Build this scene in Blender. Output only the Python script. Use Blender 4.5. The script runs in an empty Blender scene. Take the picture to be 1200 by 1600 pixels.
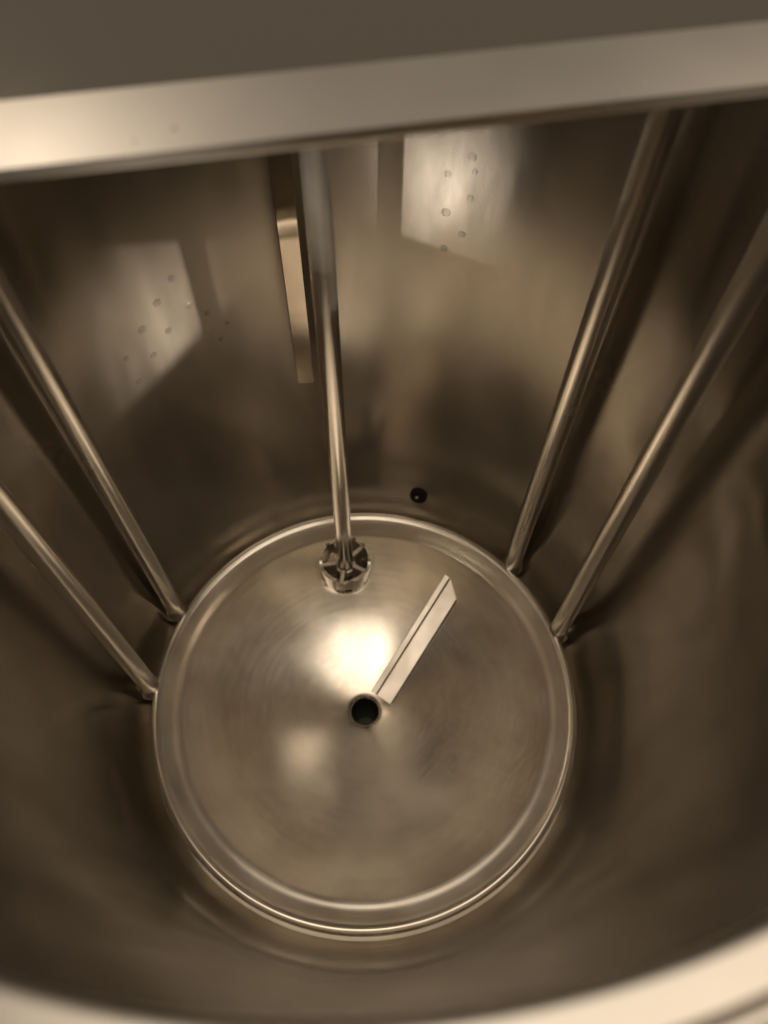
import bpy, bmesh, math, random
from mathutils import Vector, Matrix

S = bpy.context.scene
COL = S.collection
random.seed(7)
PI = math.pi
R = 0.2                     # radius of the dished bottom
RW = 1.135 * R              # inside radius of the vertical wall
ZR = 0.6037                 # height of the open rim above the dish bead

# ------------------------------------------------------------------ camera
cam_d = bpy.data.cameras.new("camera")
cam = bpy.data.objects.new("camera", cam_d)
COL.objects.link(cam)
S.camera = cam
a_x = Vector((0.9998276, 0.0163482, 0.0088044))
a_y = -Vector((0.0185682, -0.8802852, -0.4740815))
a_z = -Vector((0.0, 0.4741632, -0.8804370))
cam.matrix_world = Matrix(((a_x.x, a_y.x, a_z.x, 0.01526),
                           (a_x.y, a_y.y, a_z.y, -0.21724),
                           (a_x.z, a_y.z, a_z.z, 0.774),
                           (0, 0, 0, 1)))
cam_d.sensor_fit = 'VERTICAL'
cam_d.sensor_height = 36.0
cam_d.sensor_width = 27.0
cam_d.lens = 36.0 * 1300.0 / 1600.0
cam_d.clip_start = 0.01
cam_d.clip_end = 50.0
cam_d.dof.use_dof = True
cam_d.dof.focus_distance = 0.62
cam_d.dof.aperture_fstop = 5.6

# ------------------------------------------------------------------ light
W = bpy.data.worlds.new("World")
S.world = W
W.use_nodes = True
W.node_tree.nodes["Background"].inputs[0].default_value = (1.0, 0.83, 0.64, 1)
W.node_tree.nodes["Background"].inputs[1].default_value = 0.13

def area(name, loc, target, size, power, col, spread=180.0):
    l = bpy.data.lights.new(name, 'AREA')
    l.shape = 'DISK'
    l.size = size
    l.energy = power
    l.spread = math.radians(spread)      # below 180: beam narrowed to light only the target patch
    l.color = col
    o = bpy.data.objects.new(name, l)
    COL.objects.link(o)
    o.location = loc
    o.rotation_euler = (Vector(target) - Vector(loc)).to_track_quat('-Z', 'Y').to_euler()
    return o

area("ceiling_panel_lamp", (0.65, -0.30, 2.3), (0.65, -0.30, 0), 2.6, 35.0, (1.0, 0.865, 0.705))
area("ceiling_bulb_lamp", (-0.25, -0.30, 2.2), (0, 0, 0), 0.25, 0.2, (1.0, 0.82, 0.62))
area("wall_lamp_behind", (-0.94, -2.08, 1.80), (0.056, 0.220, 0.405), 0.08, 0.52, (1.0, 0.88, 0.74), 1.7)
area("left_patch_fill_lamp", (1.97, -1.17, 2.18), (-0.136, 0.181, 0.305), 0.12, 0.34, (1.0, 0.84, 0.67), 2.1)  # added to brighten the patch on the left wall
area("far_ceiling_lamp", (-1.36, 2.26, 2.80), (0, 0, 0.6), 0.32, 7.5, (1.0, 0.84, 0.66))

S.view_settings.view_transform = 'Standard'
S.view_settings.look = 'None'
S.view_settings.exposure = 0.22
S.view_settings.gamma = 1.0
S.cycles.max_bounces = 16
S.cycles.glossy_bounces = 12
S.cycles.transmission_bounces = 8
S.cycles.use_denoising = True
S.cycles.sample_clamp_indirect = 6.0

# ------------------------------------------------------------------ materials
def nt(name):
    m = bpy.data.materials.new(name)
    m.use_nodes = True
    t = m.node_tree
    return m, t, t.nodes["Principled BSDF"]

def node(t, kind, **kw):
    n = t.nodes.new(kind)
    for k, v in kw.items():
        setattr(n, k, v)
    return n

def steel(name, base, rough, var=0.06, film=0.0, aniso=0.0, axis=None, brush=None, wave=0.0,
          wave_scale=14.0, stretch=(1, 1, 1), stain=None, stain_amt=0.0, stain_scale=10.0, cyl=False, brush_amt=0.12):
    """Stainless steel: base tint, patchy gloss, optional brushing and gentle waviness."""
    m, t, b = nt(name)
    L = t.links.new
    b.inputs["Metallic"].default_value = 1.0 - film
    tc = node(t, 'ShaderNodeTexCoord')
    src = tc.outputs['Object']
    if cyl:                      # unroll round the vertical axis: (arc length, radius, height)
        sx = node(t, 'ShaderNodeSeparateXYZ'); L(src, sx.inputs[0])
        at = node(t, 'ShaderNodeMath', operation='ARCTAN2'); L(sx.outputs[1], at.inputs[0]); L(sx.outputs[0], at.inputs[1])
        ar = node(t, 'ShaderNodeMath', operation='MULTIPLY'); L(at.outputs[0], ar.inputs[0]); ar.inputs[1].default_value = R
        x2 = node(t, 'ShaderNodeMath', operation='MULTIPLY'); L(sx.outputs[0], x2.inputs[0]); L(sx.outputs[0], x2.inputs[1])
        y2 = node(t, 'ShaderNodeMath', operation='MULTIPLY_ADD'); L(sx.outputs[1], y2.inputs[0]); L(sx.outputs[1], y2.inputs[1]); L(x2.outputs[0], y2.inputs[2])
        rr = node(t, 'ShaderNodeMath', operation='SQRT'); L(y2.outputs[0], rr.inputs[0])
        cb = node(t, 'ShaderNodeCombineXYZ'); L(ar.outputs[0], cb.inputs[0]); L(rr.outputs[0], cb.inputs[1]); L(sx.outputs[2], cb.inputs[2])
        unr = cb.outputs[0]
    else:
        unr = src
    mp = node(t, 'ShaderNodeMapping'); L(src, mp.inputs[0]); mp.inputs['Scale'].default_value = stretch
    n1 = node(t, 'ShaderNodeTexNoise'); L(mp.outputs[0], n1.inputs['Vector'])
    n1.inputs['Scale'].default_value = stain_scale; n1.inputs['Detail'].default_value = 5.0
    mr = node(t, 'ShaderNodeMapRange'); L(n1.outputs[0], mr.inputs[0])
    mr.inputs[1].default_value = 0.3; mr.inputs[2].default_value = 0.7
    mr.inputs[3].default_value = rough - var; mr.inputs[4].default_value = rough + var
    rough_out = mr.outputs[0]
    if brush:
        mb = node(t, 'ShaderNodeMapping'); L(unr, mb.inputs[0]); mb.inputs['Scale'].default_value = brush
        nb = node(t, 'ShaderNodeTexNoise'); L(mb.outputs[0], nb.inputs['Vector'])
        nb.inputs['Scale'].default_value = 1.0; nb.inputs['Detail'].default_value = 3.0
        ma = node(t, 'ShaderNodeMath', operation='MULTIPLY_ADD'); L(nb.outputs[0], ma.inputs[0]); ma.inputs[1].default_value = brush_amt
        ms = node(t, 'ShaderNodeMath', operation='SUBTRACT'); L(rough_out, ms.inputs[0]); ms.inputs[1].default_value = brush_amt / 2
        L(ms.outputs[0], ma.inputs[2])
        rough_out = ma.outputs[0]
    L(rough_out, b.inputs['Roughness'])
    rgb = node(t, 'ShaderNodeMix', data_type='RGBA')
    rgb.inputs[6].default_value = (*base, 1)
    rgb.inputs[7].default_value = (*(stain or base), 1)
    n2 = node(t, 'ShaderNodeTexNoise'); L(mp.outputs[0], n2.inputs['Vector'])
    n2.inputs['Scale'].default_value = stain_scale * 1.7; n2.inputs['Detail'].default_value = 6.0; n2.inputs['Roughness'].default_value = 0.6
    m2 = node(t, 'ShaderNodeMapRange'); L(n2.outputs[0], m2.inputs[0])
    m2.inputs[1].default_value = 0.42; m2.inputs[2].default_value = 0.72; m2.inputs[4].default_value = stain_amt
    L(m2.outputs[0], rgb.inputs[0]); L(rgb.outputs[2], b.inputs['Base Color'])
    if aniso:
        tg = node(t, 'ShaderNodeTangent', direction_type='RADIAL', axis=axis or 'Z')
        L(tg.outputs[0], b.inputs['Tangent'])
        b.inputs['Anisotropic'].default_value = aniso
        b.inputs['Anisotropic Rotation'].default_value = 0.25
    if wave:
        w = node(t, 'ShaderNodeTexNoise'); L(mp.outputs[0], w.inputs['Vector'])
        w.inputs['Scale'].default_value = wave_scale; w.inputs['Detail'].default_value = 2.0
        bp = node(t, 'ShaderNodeBump'); L(w.outputs[0], bp.inputs['Height'])
        bp.inputs['Strength'].default_value = 1.0; bp.inputs['Distance'].default_value = wave
        L(bp.outputs[0], b.inputs['Normal'])
    return m

def plain(name, col, rough, metal=0.0):
    m, t, b = nt(name)
    L = t.links.new
    tc = node(t, 'ShaderNodeTexCoord')
    n = node(t, 'ShaderNodeTexNoise'); L(tc.outputs['Object'], n.inputs['Vector']); n.inputs['Scale'].default_value = 40
    mx = node(t, 'ShaderNodeMix', data_type='RGBA')
    mx.inputs[6].default_value = (*[c * 0.8 for c in col], 1); mx.inputs[7].default_value = (*[min(1, c * 1.2) for c in col], 1)
    L(n.outputs[0], mx.inputs[0]); L(mx.outputs[2], b.inputs['Base Color'])
    b.inputs['Roughness'].default_value = rough; b.inputs['Metallic'].default_value = metal
    return m

TINT = (0.445, 0.410, 0.360)
M_WALL = steel("brushed_wall_steel", TINT, 0.18, var=0.07, film=0.0, aniso=0.88, axis='Z', wave=0.0030,
               wave_scale=7.0, stretch=(1, 1, 0.28), stain=(0.37, 0.33, 0.275), stain_amt=0.7, stain_scale=13.0, cyl=True, brush_amt=0.05)
def add_ring_brush(m, fac, rough, aniso):
    """coarse circumferential scratches: a second, vertically smeared sheen"""
    t = m.node_tree
    out = t.nodes["Material Output"]; b = t.nodes["Principled BSDF"]
    g = node(t, 'ShaderNodeBsdfAnisotropic', distribution='BECKMANN')
    g.inputs['Color'].default_value = (*TINT, 1)
    g.inputs['Roughness'].default_value = rough
    g.inputs['Anisotropy'].default_value = aniso
    g.inputs['Rotation'].default_value = 0.25
    tg = node(t, 'ShaderNodeTangent', direction_type='RADIAL', axis='Z')
    t.links.new(tg.outputs[0], g.inputs['Tangent'])
    mx = node(t, 'ShaderNodeMixShader'); mx.inputs[0].default_value = fac
    t.links.new(b.outputs[0], mx.inputs[1]); t.links.new(g.outputs[0], mx.inputs[2])
    t.links.new(mx.outputs[0], out.inputs[0])
add_ring_brush(M_WALL, 0.11, 0.42, 0.80)
M_BEAD = steel("worn_bead_steel", (0.64, 0.59, 0.51), 0.21, var=0.05, film=0.12, stain=(0.50, 0.44, 0.36), stain_amt=0.5, stain_scale=14.0, wave=0.0003, wave_scale=12.0)
M_SEAM = steel("planished_seam_steel", (0.68, 0.62, 0.54), 0.05, var=0.02, stain_scale=20.0, wave=0.0006, wave_scale=9.0)
M_DISH = steel("dish_steel", (0.73, 0.675, 0.59), 0.18, var=0.05, film=0.12, brush=(14, 300, 1), wave=0.0005, wave_scale=9.0,
               stain=(0.52, 0.45, 0.36), stain_amt=0.8, stain_scale=11.0, cyl=True, brush_amt=0.10)
def add_scratches(m):
    """patches of dull cross-hatched scouring marks"""
    t = m.node_tree; L = t.links.new; b = t.nodes["Principled BSDF"]
    tc = node(t, 'ShaderNodeTexCoord')
    acc = None
    for rot, sc in ((-0.80, (22, 330, 1)), (-1.15, (30, 420, 1)), (0.4, (26, 380, 1))):
        vr = node(t, 'ShaderNodeVectorRotate', rotation_type='Z_AXIS'); L(tc.outputs['Object'], vr.inputs[0]); vr.inputs['Angle'].default_value = rot
        mp = node(t, 'ShaderNodeMapping'); L(vr.outputs[0], mp.inputs[0]); mp.inputs['Scale'].default_value = sc
        n = node(t, 'ShaderNodeTexNoise'); L(mp.outputs[0], n.inputs['Vector']); n.inputs['Scale'].default_value = 1.0; n.inputs['Detail'].default_value = 2
        r = node(t, 'ShaderNodeMapRange'); L(n.outputs[0], r.inputs[0]); r.inputs[1].default_value = 0.54; r.inputs[2].default_value = 0.80
        if acc is None:
            acc = r.outputs[0]
        else:
            mx = node(t, 'ShaderNodeMath', operation='MAXIMUM'); L(acc, mx.inputs[0]); L(r.outputs[0], mx.inputs[1]); acc = mx.outputs[0]
    vd = node(t, 'ShaderNodeVectorMath', operation='DISTANCE'); L(tc.outputs['Object'], vd.inputs[0]); vd.inputs[1].default_value = (0.112, -0.035, -0.02)
    pr_ = node(t, 'ShaderNodeMapRange'); L(vd.outputs['Value'], pr_.inputs[0]); pr_.inputs[1].default_value = 0.125; pr_.inputs[2].default_value = 0.02; pr_.inputs[4].default_value = 0.5
    mk = node(t, 'ShaderNodeMath', operation='MULTIPLY'); L(acc, mk.inputs[0]); L(pr_.outputs[0], mk.inputs[1])
    old = b.inputs['Base Color'].links[0].from_socket
    mix = node(t, 'ShaderNodeMix', data_type='RGBA'); L(mk.outputs[0], mix.inputs[0]); L(old, mix.inputs[6]); mix.inputs[7].default_value = (0.74, 0.68, 0.60, 1)
    L(mix.outputs[2], b.inputs['Base Color'])
    me_ = node(t, 'ShaderNodeMapRange'); L(mk.outputs[0], me_.inputs[0]); me_.inputs[3].default_value = b.inputs['Metallic'].default_value; me_.inputs[4].default_value = 0.45
    L(me_.outputs[0], b.inputs['Metallic'])
add_scratches(M_DISH)
M_ROD = steel("polished_rod_steel", (0.80, 0.745, 0.665), 0.20, var=0.03, film=0.01, brush=(400, 400, 6), stain_scale=30.0, brush_amt=0.05)
add_ring_brush(M_ROD, 0.28, 0.60, 0.60)
M_BAR = steel("satin_bar_steel", (0.88, 0.825, 0.74), 0.26, var=0.02, film=0.06, stain_scale=12.0)
M_HUB = steel("cast_hub_steel", (0.70, 0.63, 0.54), 0.34, var=0.05, film=0.12, stain_scale=60.0)
M_LID = steel("lid_plate_steel", (0.55, 0.51, 0.45), 0.07, var=0.02, stain_scale=8.0)
M_LIP = steel("satin_lip_steel", (0.63, 0.59, 0.535), 0.38, var=0.04, film=0.0, stain_scale=8.0, wave=0.0004, wave_scale=6)
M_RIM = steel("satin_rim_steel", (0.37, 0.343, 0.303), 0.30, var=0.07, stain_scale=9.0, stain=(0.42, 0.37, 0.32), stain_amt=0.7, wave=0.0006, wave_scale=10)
M_LEAF = steel("brushed_strip_steel", (0.70, 0.63, 0.54), 0.36, var=0.06, film=0.15, wave=0.0003, wave_scale=30, stain_scale=40.0)
M_DARK = plain("dark_pipe_bore", (0.05, 0.055, 0.04), 0.35, 0.6)
M_PLUG = plain("dark_socket", (0.008, 0.005, 0.003), 0.85)
M_PIT = plain("shaded_pocket_steel", (0.10, 0.085, 0.065), 0.5, 1.0)  # pocket shade of the crown hub put into the steel colour
M_FLOOR = plain("tan_floor", (0.30, 0.22, 0.15), 0.6)
m, t, b = nt("water"); M_WATER = m
b.inputs['Base Color'].default_value = (1, 1, 1, 1); b.inputs['Roughness'].default_value = 0.02
b.inputs['Transmission Weight'].default_value = 1.0; b.inputs['IOR'].default_value = 1.33; b.inputs['Alpha'].default_value = 0.45

# ------------------------------------------------------------------ builders
def link(name, bm, mat, parent=None, smooth=True):
    me = bpy.data.meshes.new(name)
    bmesh.ops.recalc_face_normals(bm, faces=bm.faces)
    bm.to_mesh(me); bm.free()
    me.materials.append(mat)
    if smooth:
        for p in me.polygons:
            p.use_smooth = True
        try:
            me.set_sharp_from_angle(angle=math.radians(38))
        except Exception:
            pass
    o = bpy.data.objects.new(name, me)
    COL.objects.link(o)
    if parent:
        o.parent = parent
    return o

def thing(name, label, cat, loc=(0, 0, 0), group=None):
    o = bpy.data.objects.new(name, None)
    o.empty_display_size = 0.03
    COL.objects.link(o)
    o.location = loc
    o['label'] = label; o['category'] = cat
    if group:
        o['group'] = group
    return o

def lathe(bm, prof, n=192, closed=False, c=(0, 0)):
    rings = []
    for r, z in prof:
        if r < 1e-6:
            rings.append([bm.verts.new((c[0], c[1], z))])
        else:
            rings.append([bm.verts.new((c[0] + r * math.cos(2 * PI * k / n), c[1] + r * math.sin(2 * PI * k / n), z)) for k in range(n)])
    pairs = list(zip(rings, rings[1:])) + ([(rings[-1], rings[0])] if closed else [])
    for a, b_ in pairs:
        for k in range(n):
            j = (k + 1) % n
            if len(a) == 1 and len(b_) == 1:
                continue
            if len(a) == 1:
                bm.faces.new((a[0], b_[k], b_[j]))
            elif len(b_) == 1:
                bm.faces.new((a[k], a[j], b_[0]))
            else:
                bm.faces.new((a[k], a[j], b_[j], b_[k]))
    return bm

def arc(cx, cz, r, a0, a1, n=8):
    return [(cx + r * math.cos(math.radians(a0 + (a1 - a0) * i / n)), cz + r * math.sin(math.radians(a0 + (a1 - a0) * i / n))) for i in range(n + 1)]

def extrude_profile(bm, pts, p0, p1, up=Vector((0, 0, 1))):
    """closed 2-D profile (across, up) swept from p0 to p1; 'across' is to the right of travel."""
    p0, p1 = Vector(p0), Vector(p1)
    d = (p1 - p0).normalized()
    ac = d.cross(up).normalized()
    u = ac.cross(d).normalized()
    a = [bm.verts.new(p0 + ac * x + u * y) for x, y in pts]
    b_ = [bm.verts.new(p1 + ac * x + u * y) for x, y in pts]
    n = len(pts)
    for k in range(n):
        j = (k + 1) % n
        bm.faces.new((a[k], a[j], b_[j], b_[k]))
    bm.faces.new(a); bm.faces.new(b_)

# ------------------------------------------------------------------ ground
bm = bmesh.new()
bmesh.ops.create_grid(bm, x_segments=8, y_segments=8, size=3.0)
g = link("floor", bm, M_FLOOR, smooth=False)
g.location.z = -0.20
g['kind'] = 'structure'

# ------------------------------------------------------------------ the tank
tank = thing("steel_tank", "round stainless steel tank seen from inside, with dished bottom and flat rim", "tank", (0, 0, -0.2))
def tpart(name, bm, mat, parent=tank):
    o = link(name, bm, mat, parent)
    if parent is tank:
        o.location.z = 0.2
    return o
ZB = -0.010
bm = bmesh.new()                       # wall with the fillet at its foot and the flat annulus round the dish
prof = [(R * r, R * z) for r, z in ((1.000, -0.085), (1.018, -0.090), (1.034, -0.080), (1.048, -0.062), (1.064, -0.034), (1.080, 0.002),
        (1.096, 0.045), (1.112, 0.098), (1.124, 0.155), (1.132, 0.225))] \
       + [(RW, z) for z in (0.06, 0.09, 0.12, 0.2, 0.3, 0.4, 0.5, 0.58, ZR - 0.003)]
lathe(bm, prof)
tpart("tank_wall", bm, M_WALL)
bm = bmesh.new()                       # planished seam: narrow mirror-smooth band in the far wall, tilted to reflect tan
rows = []
for z in (0.196, 0.21, 0.24, 0.28, 0.36, 0.44, 0.52, ZR - 0.006):
    rows.append([bm.verts.new(((RW - d) * math.cos(a), (RW - d) * math.sin(a), z))
                 for a, d in [(1.7795, 0.0), (1.7815, 0.0024), (1.8015, 0.00185), (1.8215, 0.00125), (1.8405, 0.0006), (1.8425, 0.0)]])
for p, q in zip(rows, rows[1:]):
    for k in range(len(p) - 1):
        bm.faces.new((p[k], p[k + 1], q[k + 1], q[k]))
tpart("polished_seam", bm, M_SEAM)
bm = bmesh.new()                       # flat rim flange with a rolled outer bead
prof = arc(RW + 0.003, ZR - 0.003, 0.003, 180, 90, 6) + [(RW + 0.0098, ZR - 0.0002), (RW + 0.0104, ZR - 0.0010), (RW + 0.0106, ZR - 0.0034)] \
       + arc(RW + 0.0134, ZR - 0.0038, 0.0028, 165, -180, 14)
lathe(bm, prof)
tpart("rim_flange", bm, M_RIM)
bm = bmesh.new()                       # outer jacket
lathe(bm, [(RW + 0.0105, ZR - 0.007), (RW + 0.0105, -0.18), (RW + 0.002, -0.198), (0, -0.198)])
tpart("outer_jacket", bm, M_LID)
bm = bmesh.new()                       # dish: shallow cone with a drawn drain lip
prof = [(R * 0.866, R * -0.0247), (R * 0.858, R * -0.0266), (R * 0.850, R * -0.0287)]
for i in range(1, 25):
    r = 0.85 - (0.85 - 0.092) * i / 24
    prof.append((R * r, R * (-0.0287 - 0.1962 * (0.85 - r) / 0.775)))
prof += [(R * r, R * z) for r, z in ((0.084, -0.2232), (0.077, -0.2265), (0.071, -0.2310), (0.067, -0.2370), (0.065, -0.2450))]
lathe(bm, prof)
dish = tpart("dished_bottom", bm, M_DISH)
bm = bmesh.new()                       # its rim: rolled bead and the flat land inside it
prof = [(R * 1.002, -0.0165), (R * 1.002, -0.0052)] + arc(R * 0.979, R * -0.021, R * 0.023, 28, 127, 12)[1:]
kn = [(0.957, -0.0072), (0.948, -0.0100), (0.930, -0.0140), (0.912, -0.0178), (0.902, -0.0196), (0.893, -0.0207), (0.885, -0.0216),
      (0.877, -0.0227), (0.8665, -0.0246)]
prof += [(R * r, R * z) for r, z in kn]
lathe(bm, prof)
link("dish_bead", bm, M_BEAD, dish)
bm = bmesh.new()
lathe(bm, [(R * 0.0655, R * -0.243), (R * 0.064, R * -0.26), (R * 0.062, R * -0.60), (0, R * -0.60)], 48)
link("drain_pipe", bm, M_DARK, dish)

# ------------------------------------------------------------------ half lid across the back of the opening
lid = thing("half_lid", "dull steel half lid covering the back of the tank opening, with a flat front strip", "lid", (0.01314, 0.00476, ZR - 0.001))
lid.rotation_euler.z = 0.19524
LR = 0.262
H = 0.0265
def chord(y):
    return math.sqrt(max(0.0, LR * LR - y * y))
LW = 0.0321                            # width of the flat strip along the cut edge
bm = bmesh.new()                       # front strip: flat top, rounded front fold, returned hem (x along the lip, y inward, z up)
pr = [(LW, 0.0005), (LW, 0.0042), (LW - 0.0008, 0.0050), (0.020, 0.0051), (0.006, 0.0050), (0.0, 0.0050)] \
     + [(0.0, 0.0010), (0.0006, 0.0001), (0.0020, 0.0), (0.010, 0.0), (0.010, 0.0012), (0.0020, 0.0012), (0.0018, 0.0030), (LW - 0.004, 0.0034), (LW - 0.003, 0.0005)]
a = [bm.verts.new((-LR, y, z)) for y, z in pr]
b_ = [bm.verts.new((LR, y, z)) for y, z in pr]
for k in range(len(pr)):
    j = (k + 1) % len(pr)
    bm.faces.new((a[k], a[j], b_[j], b_[k]))
bm.faces.new(a); bm.faces.new(b_)
link("front_strip", bm, M_LIP, lid)
H = 0.0022
bm = bmesh.new()                       # plate
top, bot = [], []
outline = [(LR - 0.002, LW + 0.0003), (-LR + 0.002, LW + 0.0003)] + [(LR * math.cos(math.radians(a)), LR * math.sin(math.radians(a))) for a in range(168, 10, -4)]
for x, y in outline:
    top.append(bm.verts.new((x, y, H))); bot.append(bm.verts.new((x, y, H - 0.0012)))
bm.faces.new(top); bm.faces.new(list(reversed(bot)))
for k in range(len(outline)):
    j = (k + 1) % len(outline)
    bm.faces.new((top[k], bot[k], bot[j], top[j]))
link("lid_plate", bm, M_LID, lid)
bm = bmesh.new()                       # skirt following the tank rim
o_, i_ = [], []
for a in range(2, 180, 4):
    c, s = math.cos(math.radians(a)), math.sin(math.radians(a))
    o_.append([bm.verts.new((LR * c, LR * s, z)) for z in (-0.018, H - 0.0016)])
    i_.append([bm.verts.new(((LR - 0.0012) * c, (LR - 0.0012) * s, z)) for z in (-0.018, H - 0.0016)])
for k in range(len(o_) - 1):
    bm.faces.new((o_[k][0], o_[k + 1][0], o_[k + 1][1], o_[k][1]))
    bm.faces.new((i_[k][1], i_[k + 1][1], i_[k + 1][0], i_[k][0]))
    bm.faces.new((o_[k][0], i_[k][0], i_[k + 1][0], o_[k + 1][0]))
    bm.faces.new((o_[k][1], o_[k + 1][1], i_[k + 1][1], i_[k][1]))
link("lid_skirt", bm, M_LID, lid)

# ------------------------------------------------------------------ four standing rods
RODS = [
    (-0.1905, 0.0880, "upper of the two steel rods on the left, foot just outside the dish"),
    (-0.2040, 0.0085, "lower of the two steel rods on the left, touching the dish edge"),
    (0.1480, 0.1440, "upper of the two steel rods on the right, partly behind the lid strip"),
    (0.1890, 0.0720, "lower of the two steel rods on the right, nearest the right edge"),
]
rod0 = None
for x, y, lab in RODS:
    if rod0 is None:
        rt = rod0 = thing("standing_rod", lab, "rod", (x, y, ZB), "upright rods standing round the dished bottom")
        bm = bmesh.new()
        rr = 0.0086
        lathe(bm, [(0, 0.006), (rr, 0.006), (rr, 0.3), (rr, 0.572), (rr - 0.0015, 0.5735), (0, 0.5735)], 40)
        link("shaft", bm, M_BAR, rt)
        bm = bmesh.new()
        lathe(bm, [(0, 0.0005), (rr + 0.0030, 0.0005), (rr + 0.0029, 0.0025), (rr + 0.0020, 0.0055), (rr + 0.0007, 0.0095), (rr + 0.0001, 0.0135)], 40)
        link("weld_foot", bm, M_BAR, rt)
    else:
        rt = rod0.copy(); COL.objects.link(rt)
        rt.location = (x, y, ZB); rt['label'] = lab
        for ch in list(rod0.children):
            c = ch.copy(); COL.objects.link(c); c.parent = rt
    rt.rotation_euler.z = random.uniform(0, 6)

# ------------------------------------------------------------------ stirrer: central rod with a slotted crown at its foot
HX, HY = -0.0229, 0.1367
st = thing("stirrer", "central polished rod ending in a slotted crown hub on the dish", "stirrer", (HX, HY, -0.0195))
bm = bmesh.new()
lathe(bm, [(0, 0.010), (0.0071, 0.010), (0.0077, 0.0115), (0.0077, 0.20), (0.0077, 0.40), (0.0077, 0.600), (0, 0.600)], 48)
link("shaft", bm, M_ROD, st)
HR, HH = 0.0258, 0.036
hub = None
bm = bmesh.new()                       # outer ring: thin wall whose lower edge is cut into arches, upper edge scalloped
n = 160
TABS, PH = 5, math.radians(-54)
cols = []
for k in range(n):
    a = 2 * PI * k / n
    ph = math.cos(TABS * (a - PH))     # 1 at a tab centre
    low = 0.0 if ph > 0.35 else 0.015 * min(1.0, (0.35 - ph) / 0.75) ** 0.5
    hi = HH - 0.0035 * max(0.0, -ph) ** 0.7
    taper = 0.90 + 0.10 * 1
    row = []
    for rad in (HR + 0.0012 * max(0.0, min(1.0, (ph - 0.2) / 0.3)), HR - 0.0026):
        for z in (low, (low + hi) / 2, hi):
            rz = rad * (0.88 + 0.12 * min(1.0, z / (0.6 * HH)))
            row.append(bm.verts.new((rz * math.cos(a), rz * math.sin(a), z)))
    cols.append(row)
for k in range(n):
    p, q = cols[k], cols[(k + 1) % n]
    for s, e in ((0, 1), (1, 2), (2, 5), (5, 4), (4, 3), (3, 0)):
        bm.faces.new((p[s], q[s], q[e], p[e]))
hub = link("crown_hub", bm, M_HUB, st)
bm = bmesh.new()
lathe(bm, [(0.0080, 0.013), (0.0105, 0.013), (0.0108, 0.020), (0.0100, 0.0225), (0.0080, 0.023)], 40, closed=True)
link("boss", bm, M_HUB, hub)
for k in range(5):
    a = math.radians(262) + k * 2 * PI / 5
    bm = bmesh.new()
    d = Vector((math.cos(a), math.sin(a), 0))
    extrude_profile(bm, [(-0.0034, 0.007), (0.0034, 0.007), (0.0032, 0.027), (0.0018, 0.0292), (-0.0018, 0.0292), (-0.0032, 0.027)],
                    d * 0.0098, d * (HR - 0.0018))
    link("spoke", bm, M_HUB, hub)
bm = bmesh.new()                       # solid floor of the crown, coloured dark for the shade between the spokes
lathe(bm, [(0, 0.0070), (HR * 0.91, 0.0070), (HR * 0.91, 0.0085), (0, 0.0085)], 60)
link("crown_plate", bm, M_PIT, hub)

# ------------------------------------------------------------------ bent steel strip lying on the dish beside the drain
A = Vector((0.0112, 0.0147, -0.0397)); B = Vector((0.0838, 0.1260, -0.0022))
strip = thing("bent_strip", "narrow bent steel strip lying on the dish, one end by the drain hole", "steel strip", A)
def bent_leaf(x0, z0, x1, z1, th, mat, name):
    """one leaf of the strip: thin, slightly bowed along its length, with softened edges"""
    bm = bmesh.new()
    d = (B - A); L_ = d.length; d = d.normalized()
    ac = d.cross(Vector((0, 0, 1))).normalized(); u = ac.cross(d).normalized()
    e = th * 0.35
    v = Vector((x1 - x0, z1 - z0)).normalized(); nn = Vector((-v.y, v.x))
    if nn.y < 0:
        nn = -nn
    P0, P1 = Vector((x0, z0)), Vector((x1, z1))
    pr = [P0 + v * e, P1 - v * e, P1 + nn * e, P1 + nn * (th - e), P1 - v * e + nn * th, P0 + v * e + nn * th, P0 + nn * (th - e), P0 + nn * e]
    rows = []
    N = 14
    for k in range(N + 1):
        f = k / N
        bow = 0.0006 * math.sin(PI * f) - 0.0002 * math.sin(5 * f)
        rows.append([bm.verts.new(d * (L_ - 0.015 * max(0.0, p.x) / 0.0166) * f + ac * p.x + u * (p.y + bow)) for p in pr])
    for a_, b_ in zip(rows, rows[1:]):
        for k in range(8):
            j = (k + 1) % 8
            bm.faces.new((a_[k], a_[j], b_[j], b_[k]))
    bm.faces.new(rows[0]); bm.faces.new(rows[-1])
    return link(name, bm, mat, strip)
bent_leaf(0.0006, 0.0, 0.0166, -0.0020, 0.0012, M_LEAF, "flat_leaf")
bent_leaf(-0.0064, 0.0002, -0.0009, -0.0008, 0.0011, M_LEAF, "raised_leaf")

# ------------------------------------------------------------------ small dark plug low on the far wall
pa = math.atan2(0.2138, 0.0513)
pl = thing("wall_plug", "small dark round plug with a glinting pin, low on the far wall above the dish", "plug",
           (0.2198 * math.cos(pa), 0.2198 * math.sin(pa), 0.0115))
pl.rotation_euler = Vector((-math.cos(pa), -math.sin(pa), 0.29)).to_track_quat('Z', 'Y').to_euler()
bm = bmesh.new()
lathe(bm, [(0.0092, -0.004), (0.0092, 0.0020), (0.0077, 0.0032), (0.0064, 0.0034), (0.0060, 0.0026), (0, 0.0026)], 40)
link("socket", bm, M_PLUG, pl)
bm = bmesh.new()
bmesh.ops.create_uvsphere(bm, u_segments=20, v_segments=12, radius=0.0022)
p = link("pin", bm, M_ROD, pl); p.location = (-0.001, 0.001, 0.0042)

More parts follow.
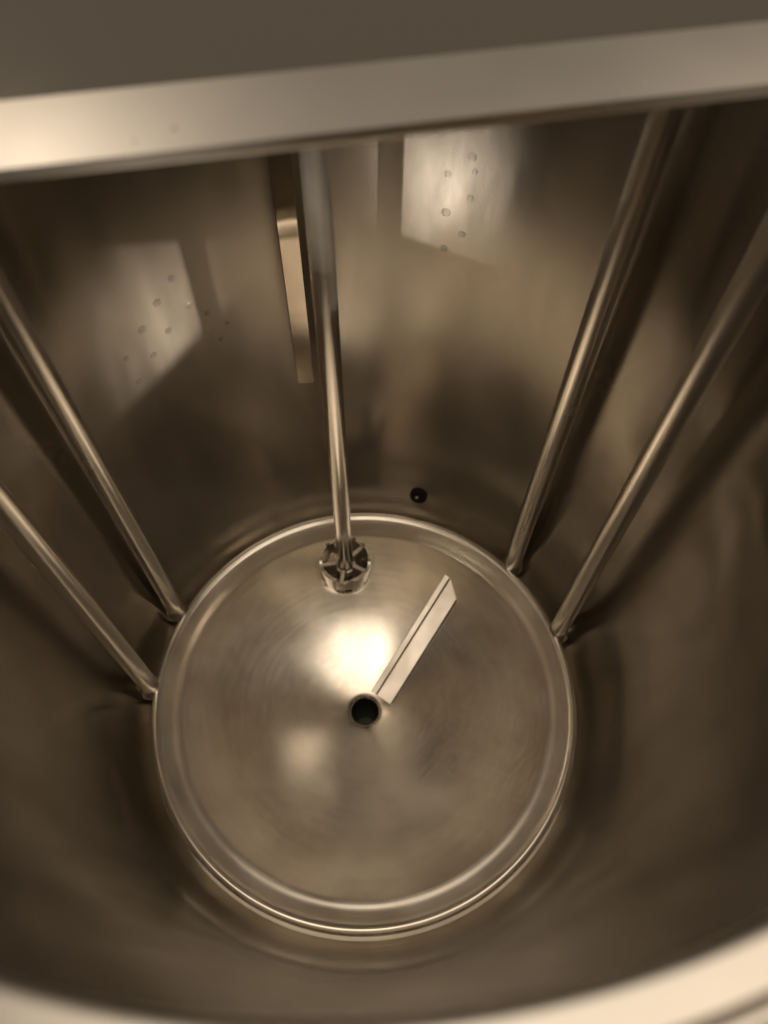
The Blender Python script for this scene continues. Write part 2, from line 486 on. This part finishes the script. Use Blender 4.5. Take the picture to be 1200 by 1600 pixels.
# ------------------------------------------------------------------ water drops
def drop_mesh(rad, h):
    bm = bmesh.new()
    pts = [(rad * math.cos(math.radians(a)) , h * math.sin(math.radians(a))) for a in (0, 15, 32, 50, 68, 90)]
    pts[-1] = (0, h)
    lathe(bm, [(0, -0.0002), (rad, -0.0002)] + pts, 20)
    return bm
DM = None
def drop(ang, z, s, group, label):
    global DM
    if DM is None:
        o = link("water_drop", drop_mesh(0.0024, 0.0006), M_WATER)
        DM = o.data
    else:
        o = bpy.data.objects.new("water_drop", DM); COL.objects.link(o)
    rad = RW - 0.0001
    o.location = (rad * math.cos(ang), rad * math.sin(ang), z)
    o.rotation_euler = Vector((-math.cos(ang), -math.sin(ang), 0)).to_track_quat('Z', 'Y').to_euler()
    o.scale = (s, s * 1.15, s)
    o['label'] = label; o['category'] = 'water drop'; o['group'] = group
GA, GB = "water drops right of the stirrer rod", "water drops left of the stirrer rod"
for ang, z, s, lab in [(1.3408, .4124, 1.0, "uppermost drop inside the bright streak on the far wall"),
                       (1.336, .382, 1.3, "largest drop in the middle of the bright streak on the far wall"),
                       (1.3315, .3506, 1.1, "lowest drop inside the bright streak on the far wall"),
                       (1.2787, .4285, 1.2, "highest drop at the right edge of the bright streak, close under the lid"),
                       (1.2667, .4184, .8, "smallest drop right of the bright streak, beside the highest one"),
                       (1.2698, .3974, 1, "middle drop along the right edge of the bright streak"),
                       (1.2814, .3665, 1, "lowest drop along the right edge of the bright streak")]:
    drop(ang, z, s, GA, lab)
for ang, z, s, lab in [(2.1861, .3532, 1.1, "topmost drop of the patch on the left wall"),
                       (2.2517, .3391, 1.3, "large drop below and left of the topmost one on the left wall"),
                       (2.1605, .3228, 1, "drop right of the two large upper ones on the left wall"),
                       (2.3234, .3236, 1.3, "large drop at the left side of the patch on the left wall"),
                       (2.2451, .3091, 1.1, "drop in the centre of the patch on the left wall"),
                       (2.317, .2946, 1.1, "drop just below the central one on the left wall"),
                       (2.4051, .3083, .9, "leftmost drop of the patch on the left wall"),
                       (2.3921, .2798, 1.2, "large drop low at the left of the patch on the left wall"),
                       (2.3818, .2478, .9, "lowest drop of the patch on the left wall"),
                       (2.1073, .3079, .9, "upper of three faint drops at the right of the patch on the left wall"),
                       (2.0513, .2908, .8, "rightmost of three faint drops at the right of the left wall patch"),
                       (2.085, .2767, .8, "lowest of three faint drops at the right of the left wall patch")]:
    drop(ang, z, s, GB, lab)

# ------------------------------------------------------------------ dried splashes
M_SPOT = plain("dried_splash", (0.14, 0.125, 0.105), 0.6)
SM = None
for x, y, z, k, lab in [(0.0936, 0.0276, ZR + 0.0041, 1.0, "tiny pale dried splash near the right end of the lid strip"),
                        (-0.0610, -0.0040, ZR + 0.0041, 0.8, "left of two tiny dried splashes on the left half of the lid strip"),
                        (-0.0500, 0.0020, ZR + 0.0041, 1.1, "right of two tiny dried splashes on the left half of the lid strip"),
                        (-0.0390, -0.2330, ZR + 0.0001, 0.7, "tiny pale splash on the near rim at the lower left corner")]:
    bm = None
    if SM is None:
        o = link("dried_splash", drop_mesh(0.0011, 0.0004), M_SPOT); SM = o.data
    else:
        o = bpy.data.objects.new("dried_splash", SM); COL.objects.link(o)
    o.location = (x, y, z); o.scale = (0.55 * k, 0.8 * k, 0.5 * k)
    o.rotation_euler = (0, 0, 0.5 * k)
    o['label'] = lab; o['category'] = 'splash'; o['group'] = 'dried splashes on lid and rim'
